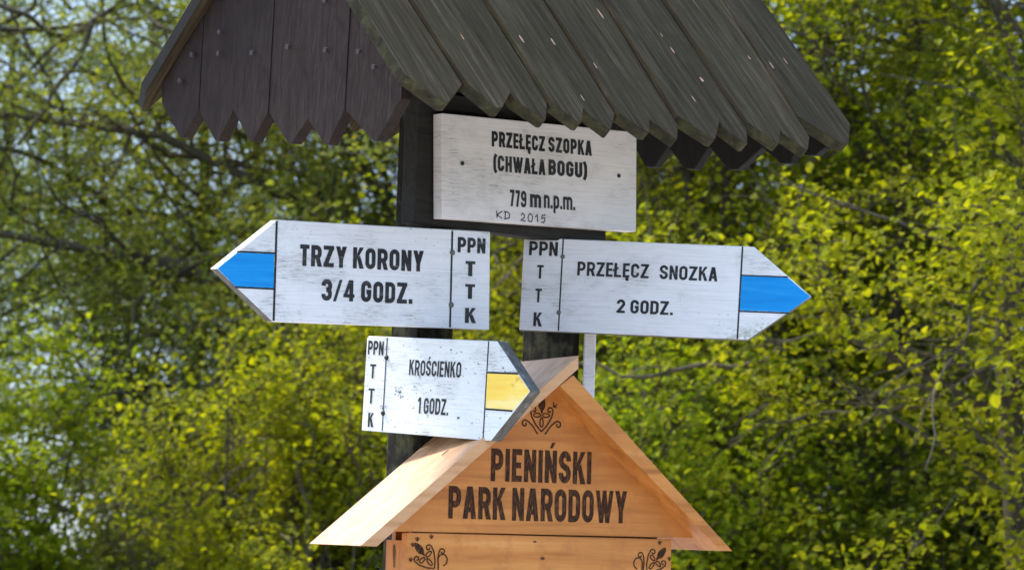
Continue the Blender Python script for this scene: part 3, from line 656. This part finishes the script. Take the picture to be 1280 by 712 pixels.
# ------------------------------------------------------------------ trees and shrubs
nprng = np.random.default_rng(11)
class Tree:
    def __init__(self, seed): self.rg = np.random.default_rng(seed); self.V = []; self.F = []; self.n = 0; self.tw = []
    def tube(self, pts, rad, sides):
        pts = np.asarray(pts); k = len(pts)
        tg = np.gradient(pts, axis=0); tg /= np.linalg.norm(tg, axis=1)[:, None]+1e-9
        ref = np.array([0, 0, 1.]) if abs(tg[0][2]) < .8 else np.array([1., 0, 0])
        ax = np.cross(tg, ref); ax /= np.linalg.norm(ax, axis=1)[:, None]+1e-9; ay = np.cross(tg, ax)
        a = np.arange(sides)*2*np.pi/sides
        v = pts[:, None]+np.asarray(rad)[:, None, None]*(np.cos(a)[None, :, None]*ax[:, None]+np.sin(a)[None, :, None]*ay[:, None])
        self.V.append(v.reshape(-1, 3)); o = self.n; self.n += k*sides
        for i in range(k-1):
            for j in range(sides):
                j2 = (j+1) % sides; self.F.append((o+i*sides+j, o+i*sides+j2, o+(i+1)*sides+j2, o+(i+1)*sides+j))
    def path(self, p, dr, ln, n, wander, pull):
        pts = [np.array(p, float)]; dr = np.array(dr, float); dr /= np.linalg.norm(dr)
        for i in range(n):
            dr = dr+self.rg.normal(0, wander, 3)+np.array([0, 0, pull]); dr /= np.linalg.norm(dr)
            pts.append(pts[-1]+dr*ln/n)
        return np.array(pts)
    def limb(self, pts, r0, level, P):
        """pts: polyline; sprouts children along it; the last level carries leaves"""
        pts = np.asarray(pts, float); k = len(pts); t = np.linspace(0, 1, k)
        rad = r0*(1-t)**.8*.88+r0*.12
        self.tube(pts, rad, 7 if level == 0 else (5 if level == 1 else 3))
        if level == 9: return                                     # a bare branch
        ln = np.linalg.norm(np.diff(pts, axis=0), axis=1).sum()
        if level >= P['levels']:
            self.tw.append((pts[0], pts[-1])); return
        nb = max(2, int(P['dens'][level]*ln)); rg = self.rg
        for i in range(nb):
            u = rg.uniform(P.get('from', .25) if level == 0 else .12, 1); x = u*(k-1); j = min(int(x), k-2); p = pts[j]+(pts[j+1]-pts[j])*(x-j)
            dr = pts[j+1]-pts[j]; dr = dr/(np.linalg.norm(dr)+1e-9)
            q = rg.normal(0, 1, 3); q -= dr*(q@dr); q /= np.linalg.norm(q)+1e-9
            q[2] = q[2]*P.get('flat', .7); ang = rg.uniform(.5, 1.15)
            nd = dr*math.cos(ang)+q*math.sin(ang)+np.array(P.get('bias', (0, 0, 0)))*.6
            l = P['len'][level]*rg.uniform(.55, 1.15)*(1-.45*u if level == 0 else 1)
            self.limb(self.path(p, nd, l, 5 if level < 2 else 3, .16, P.get('pull', .03)), max(.0055, r0*(1-u*.6)*P.get('thin', .42)), level+1, P)
        self.tw.append((pts[-2], pts[-1]))
    def clip(self, fn):
        pass
    def leaves(self, per, size, spread, squash=.5, droop=.2, keep=None):
        A = np.array([a for a, b in self.tw]); B = np.array([b for a, b in self.tw]); rg = self.rg
        n = len(A)*per; idx = np.repeat(np.arange(len(A)), per)
        u = rg.uniform(.05, 1.12, n)[:, None]; p = A[idx]*(1-u)+B[idx]*u+rg.normal(0, spread, (n, 3))*np.array([1, 1, squash+.2])
        if keep is not None: k_ = keep(p, rg); p = p[k_]; n = len(p)
        up = rg.normal(0, squash, (n, 3))+np.array([-.25, -.35, 1.0])*.8; up /= np.linalg.norm(up, axis=1)[:, None]
        fw = rg.normal(0, 1, (n, 3)); fw[:, 2] -= droop; fw -= up*(fw*up).sum(1)[:, None]; fw /= np.linalg.norm(fw, axis=1)[:, None]
        sd = np.cross(up, fw); l = size*(.40+.95*rg.beta(1.4, 2.0, n))[:, None]; w = l*rg.uniform(.33, .44, n)[:, None]; fo = .22*w
        V = np.stack([p, p+fw*l*.3-sd*w*.95+up*fo, p+fw*l*.68-sd*w*.75+up*fo, p+fw*l-up*.1*l, p+fw*l*.68+sd*w*.75+up*fo, p+fw*l*.3+sd*w*.95+up*fo], 1).reshape(-1, 3)
        b = np.arange(n)[:, None]*6
        F = np.concatenate([b+np.array([0, 3, 2, 1]), b+np.array([0, 5, 4, 3])], 1).reshape(-1, 4)
        return V, F
    def wood(self, name, mat, parent):
        return npmesh(name, np.concatenate(self.V), np.array(self.F), mat, parent, True)
def npmesh(name, V, F, mat, parent=None, smooth=False):
    me = bpy.data.meshes.new(name); nF = len(F)
    me.vertices.add(len(V)); me.vertices.foreach_set('co', V.astype(np.float32).ravel())
    me.loops.add(nF*4); me.loops.foreach_set('vertex_index', F.astype(np.int32).ravel())
    me.polygons.add(nF); me.polygons.foreach_set('loop_start', np.arange(nF, dtype=np.int32)*4)
    me.polygons.foreach_set('use_smooth', np.full(nF, smooth)); me.update(calc_edges=True)
    me.materials.append(M[mat]); o = bpy.data.objects.new(name, me); COL.objects.link(o)
    if parent is not None: o.parent = parent
    return o
def clump(p, ph, sc=1.0):
    q = p*sc; a = 0
    for i, (fx, fy, fz) in enumerate(((5.1, 3.7, 6.3), (-8.3, 7.1, 9.7), (13.0, -11.0, 12.1), (3.1, 2.2, -4.2))):
        a = a+np.sin(q[:, 0]*fx+q[:, 1]*fy+q[:, 2]*fz+ph*(i+1.7))*(1, .8, .55, .9)[i]
    return a
def thin_far(zmax, x0, x1, frac=.25, gaps=0., ph=0.):
    """fewer leaves far above or beside what can be seen"""
    def fn(p, rg): 
        out = (p[:, 2] > zmax) | (p[:, 0] < x0) | (p[:, 0] > x1)
        k_ = (~out) | (rg.uniform(0, 1, len(p)) < frac)
        if gaps: k_ &= clump(p, ph) > np.quantile(clump(p, ph), gaps)-rg.exponential(.12, len(p))
        return k_
    return fn
def tree(name, label, cat, x, y, seed, trunk, r0, P, leaf, bark, per, size, spread, zcap, extra=(), squash=.5, group=None, xr=(-9, 9), gaps=0., bare=0):
    z = float(gz(x, y)); T = Tree(seed)
    e = empty(name, Matrix.Translation((x, y, z)), label, cat, group)
    if trunk:
        for tr_, rr_ in trunk: T.limb(np.array(tr_), rr_, 0, P)
    for pts, rr_, lev in extra: T.limb(np.array(pts), rr_, lev, P)
    for i in range(bare):                                         # bare arching twigs that stand out of the leaves
        a_, b_ = T.tw[T.rg.integers(len(T.tw))]; dr_ = (b_-a_)/(np.linalg.norm(b_-a_)+1e-9)+T.rg.normal(0, .4, 3)*np.array([1.3, 1, .7])
        ln_ = T.rg.uniform(.4, 1.2)*(1.7 if bare > 80 else 1.); q_ = T.path(a_, dr_, ln_, 9, .20, T.rg.uniform(-.05, .06)); T.tube(q_, np.linspace(.011, .003, 10)*T.rg.uniform(.6, 1.3)*(1.9 if bare > 80 else 1.), 4)
        for j_ in (3, 5, 7):
            if T.rg.random() < .7: T.tube(T.path(q_[j_], q_[j_]-q_[j_-1]+T.rg.normal(0, .06, 3), ln_*.4, 5, .2, 0), np.linspace(.006, .002, 6), 3)
    T.wood('trunk', bark, e)
    V, F = T.leaves(per, size, spread, squash, keep=thin_far(zcap-z, xr[0]-x, xr[1]-x, .25, gaps, seed))
    npmesh('crown', V, F, leaf, e)
    print(name, 'twigs', len(T.tw), 'leaves', len(F)//2)
    return e
def stems(rg_seed, n, height, spread, lean=(0, 0), r=.02):
    g = np.random.default_rng(rg_seed); out = []
    for i in range(n):
        a = g.uniform(0, 6.28); s0 = np.array([math.cos(a), math.sin(a), 0])*g.uniform(0, .15); h = height*g.uniform(.65, 1.05)
        tip = np.array([math.cos(a)*spread*g.uniform(.3, 1)+lean[0], math.sin(a)*spread*g.uniform(.3, 1)+lean[1], h])
        mid = s0*.5+tip*.45+g.normal(0, .05, 3)
        out.append(([s0-[0, 0, .1], s0+(mid-s0)*.5+g.normal(0, .03, 3), mid, mid+(tip-mid)*.5+g.normal(0, .04, 3), tip], r*g.uniform(.7, 1.2)))
    return out
SPARSE = dict(levels=3, dens=(3.2, 5.2, 8.5), len=(2.2, 1.0, .42), flat=.6, pull=.0, thin=.40)
# left side, against the sky
tree('spreading_tree', 'sparse olive spring tree with dark near-level limbs reaching left behind the left signs', 'tree', -.75, 12.2, 21,
     [([(0, 0, -.2), (.05, 0, 1.2), (-.05, 0, 2.6), (.1, .1, 4.2), (.0, .1, 6.5)], .13)], .13, SPARSE, 'leaf_olive', 'bark_dark', 40, .042, .11, 6.3, bare=130,
     extra=[([(0, 0, 2.3), (-.7, -.1, 2.75), (-1.5, -.2, 3.08), (-2.3, -.1, 3.2), (-3.3, -.1, 3.35), (-4.4, 0, 3.8)], .062, 1),
            ([(0, 0, 2.9), (-.8, .2, 3.6), (-1.7, .2, 4.0), (-2.8, .1, 4.1), (-4.0, 0, 4.5)], .05, 1),
            ([(0, 0, 3.4), (-.6, -.3, 4.2), (-1.4, -.4, 4.9), (-2.4, -.5, 5.3)], .05, 1),
            ([(0, 0, 1.8), (-.9, .2, 2.2), (-1.7, .3, 2.3), (-2.9, .2, 2.2)], .04, 1),
            ([(0, 0, 2.0), (.5, .1, 2.6), (1.1, .1, 3.0), (1.8, 0, 3.6)], .04, 1)])
tree('slender_tree', 'thin grey-green tree furthest left against the pale sky', 'tree', -4.6, 17, 22,
     [([(0, 0, -.2), (.1, 0, 1.5), (0, 0, 3.2), (.2, .1, 5.0), (.1, .1, 7.5)], .10)], .1, SPARSE, 'leaf_grey', 'bark_dark', 34, .046, .14, 7.2, bare=130, xr=(-8, 9))
tree('slender_tree', 'grey-green tree with fine twigs behind the jagged gable', 'tree', -2.5, 15, 23,
     [([(0, 0, -.2), (-.1, 0, 1.5), (.1, 0, 3.2), (0, .1, 5.0), (.1, .1, 7.5)], .09)], .1, SPARSE, 'leaf_grey', 'bark_dark', 46, .043, .14, 6.6, bare=130)
tree('slender_tree', 'olive tree whose outer branch tips reach in at the left edge', 'tree', -5.4, 13.2, 25,
     [([(0, 0, -.2), (.1, 0, 1.5), (-.1, 0, 3.2), (.1, .1, 5.0), (.1, .1, 7.0)], .09)], .1, SPARSE, 'leaf_olive', 'bark_dark', 26, .046, .13, 6.3, bare=90, xr=(-8, 9))
BUSH = dict(levels=2, dens=(7.0, 11.0), len=(.75, .35), flat=.8, pull=.04, thin=.45)
def bush(name, label, x, y, seed, n, h, spread, leaf, per, size, lean=(0, 0), r=.02, bark='bark_dark', sprd=.05):
    return tree(name, label, 'shrub', x, y, seed, stems(seed, n, h, spread, lean, r), r, BUSH, leaf, bark, int(per*3.8), size*.82, sprd+.02, 5.2, gaps=.25)
bush('leafy_shrub', 'bright yellow-green shrub below the TRZY KORONY sign', -1.30, 9.2, 31, 11, 2.75, .95, 'leaf_yellow', 9, .055)
bush('leafy_shrub', 'low lime shrub left of the small KROŚCIENKO sign', -.75, 8.4, 32, 9, 2.0, .6, 'leaf_yellow', 10, .05)
bush('leafy_shrub', 'dull olive shrub under the level dark limbs at far left', -2.2, 12.3, 35, 11, 2.9, 1.1, 'leaf_olive', 8, .052)
bush('leafy_shrub', 'greener open shrub in the lower left corner', -2.85, 10.0, 33, 9, 2.45, .8, 'leaf_lime', 9, .055)
bush('leafy_shrub', 'twiggy brownish shrub low between the two left shrubs', -2.0, 10.5, 34, 12, 1.9, .8, 'leaf_olive', 4, .045, bark='bark_pale')
tree('spreading_tree', 'fresh yellowish tree of fine twigs low behind the TRZY KORONY arrow tip', 'tree', -1.9, 13.4, 24,
     [([(0, 0, -.2), (-.05, 0, 1.2), (.1, 0, 2.6), (0, .1, 4.2), (.1, .1, 6.0)], .07)], .07, dict(SPARSE, **{'from': .1}), 'leaf_yolive', 'bark_dark', 40, .043, .13, 5.6, bare=130)
# right side
BROAD = dict(levels=3, dens=(4.2, 6.0, 8.0), len=(1.9, .95, .42), flat=.45, pull=.0, thin=.42, **{'from': .12})
tree('broadleaf_tree', 'yellow-green broadleaf tree with large leaves filling the right edge', 'tree', 2.35, 6.8, 41,
     [([(0, 0, -.2), (.05, .1, 1.2), (-.05, .1, 2.4), (.1, .1, 3.8), (0, .2, 5.5)], .085)], .085, BROAD, 'leaf_yellow', 'bark_dark', 46, .047, .08, 4.9, gaps=.42, bare=40,
     extra=[([(0, 0, 2.0), (-.25, -.25, 2.2), (-.55, -.35, 2.27), (-.95, -.4, 2.33)], .022, 9), ([(0, 0, 1.6), (-.4, -.3, 1.85), (-.8, -.4, 2.05), (-1.0, -.4, 2.2)], .018, 9),
            ([(0, 0, 3.1), (-.3, -.35, 3.45), (-.75, -.45, 3.5)], .014, 9), ([(0, 0, 2.6), (-.3, -.4, 2.75), (-.6, -.5, 2.65)], .010, 9), ([(-.3, -.3, 2.2), (-.4, -.4, 2.6), (-.35, -.45, 2.95)], .009, 9)])
tree('broadleaf_tree', 'yellow-green tree on two thin dark stems right of the name board', 'tree', .95, 9.2, 42,
     [([(0, 0, -.2), (-.02, 0, 1.4), (.03, 0, 2.6), (.0, .1, 4.2), (.1, .2, 6)], .05), ([(.18, .1, -.2), (.16, .1, 1.4), (.18, .1, 2.6), (.3, .1, 4.2), (.5, .2, 5.5)], .04)], .05, BROAD, 'leaf_yellow', 'bark_dark', 34, .044, .08, 5.3, gaps=.42, bare=40,
     extra=[([(0, 0, 1.45), (-.1, -.8, 1.9), (-.22, -1.5, 2.16), (-.06, -1.75, 2.13), (.02, -1.8, 2.0)], .011, 9), ([(.1, .05, 1.9), (.2, -.6, 2.15), (.45, -1.1, 2.1), (.75, -1.3, 1.95)], .016, 9),
            ([(.1, 0, 2.5), (.4, -.6, 2.9), (.9, -1.1, 3.0)], .014, 9), ([(.1, .05, 1.5), (.3, -.7, 1.75), (.65, -1.2, 1.6)], .018, 9), ([(0, 0, 2.2), (-.2, -.5, 2.7), (-.2, -.9, 3.2)], .012, 9)])
tree('broadleaf_tree', 'darker green tree with leaning dark trunk behind the right arrow tip', 'tree', 1.75, 10.6, 43,
     [([(.2, 0, -.2), (-.0, 0, 1.2), (-.25, 0, 2.1), (-.3, .1, 3.6), (-.2, .2, 6)], .085), ([(.35, 0, -.1), (.5, 0, 1.4), (.75, 0, 2.6), (.9, .1, 4.2)], .05)], .085, BROAD, 'leaf_mid', 'bark_dark', 36, .048, .09, 5.6, gaps=.40, bare=40)
tree('broadleaf_tree', 'olive tree seen between the left and right arrow signs', 'tree', .05, 11.4, 44,
     [([(0, 0, -.2), (.05, 0, 1.4), (.1, 0, 2.6), (.0, .1, 4.2), (.1, .2, 6.5)], .07)], .07, BROAD, 'leaf_olive', 'bark_pale', 20, .055, .10, 5.8)
tree('broadleaf_tree', 'lime tree with high branches above the right roof corner', 'tree', 2.1, 9.0, 45,
     [([(0, 0, -.2), (.05, 0, 1.4), (.0, 0, 2.8), (.1, .1, 4.2), (0, .2, 6.5)], .06)], .06, BROAD, 'leaf_lime', 'bark_dark', 38, .046, .09, 5.4, gaps=.42, bare=40)
tree('broadleaf_tree', 'dark-stemmed tree just beyond the right edge behind the large leaves', 'tree', 3.4, 8.6, 46,
     [([(0, 0, -.2), (-.1, 0, 1.4), (.0, 0, 2.8), (-.1, .1, 4.2), (0, .2, 6.5)], .09)], .09, BROAD, 'leaf_mid', 'bark_dark', 38, .046, .09, 5.4, gaps=.42, bare=40)
bush('leafy_shrub', 'fresh green shrub right of the pine box roof', .98, 7.3, 51, 10, 2.15, .6, 'leaf_lime', 9, .055)
bush('leafy_shrub', 'dark green shrub in the lower right corner', 2.0, 7.8, 52, 10, 1.9, .8, 'leaf_mid', 8, .06)
bush('leafy_shrub', 'shaded green shrub behind the pine box', .35, 8.6, 53, 10, 2.0, .7, 'leaf_mid', 9, .055)
# the wood behind, one mass
def woods():
    T = Tree(77); g = T.rg; L = []
    for i in range(40):
        x = g.uniform(-.5, 9) if i > 14 else g.uniform(-.3, 4.5); y = g.uniform(12.6, 20); h = g.uniform(5, 9); z = float(gz(x, y))
        pts = T.path((x, y, z-.2), (g.normal(0, .06), 0, 1), h, 6, .05, .03); T.tube(pts, np.linspace(.11, .03, 7), 6)
        for j in range(90):
            u = g.uniform(.08, 1); c = pts[0]+(pts[-1]-pts[0])*u; dd = g.normal(0, 1, 3); dd /= np.linalg.norm(dd)
            q = c+dd*np.array([1.3, 1.0, .8])*g.uniform(.3, 1); T.tw.append((c*.4+q*.6, q))
            T.tube(np.array([c, (c+q)/2+g.normal(0, .05, 3), q]), [.016, .01, .004], 3)
    V, F = T.leaves(34, .085, .22, .6)
    wv = np.concatenate(T.V); wf = np.array(T.F)
    o = npmesh('woods', np.concatenate([V, wv]), np.concatenate([F, wf+len(V)]), 'leaf_dark')
    o.data.materials.append(M['bark_dark']); mi = np.zeros(len(F)+len(wf), np.int32); mi[len(F):] = 1
    o.data.polygons.foreach_set('material_index', mi)
    tag(o, 'dense dark green woodland filling the gaps behind the right-hand trees', 'woodland', kind='stuff')
woods()
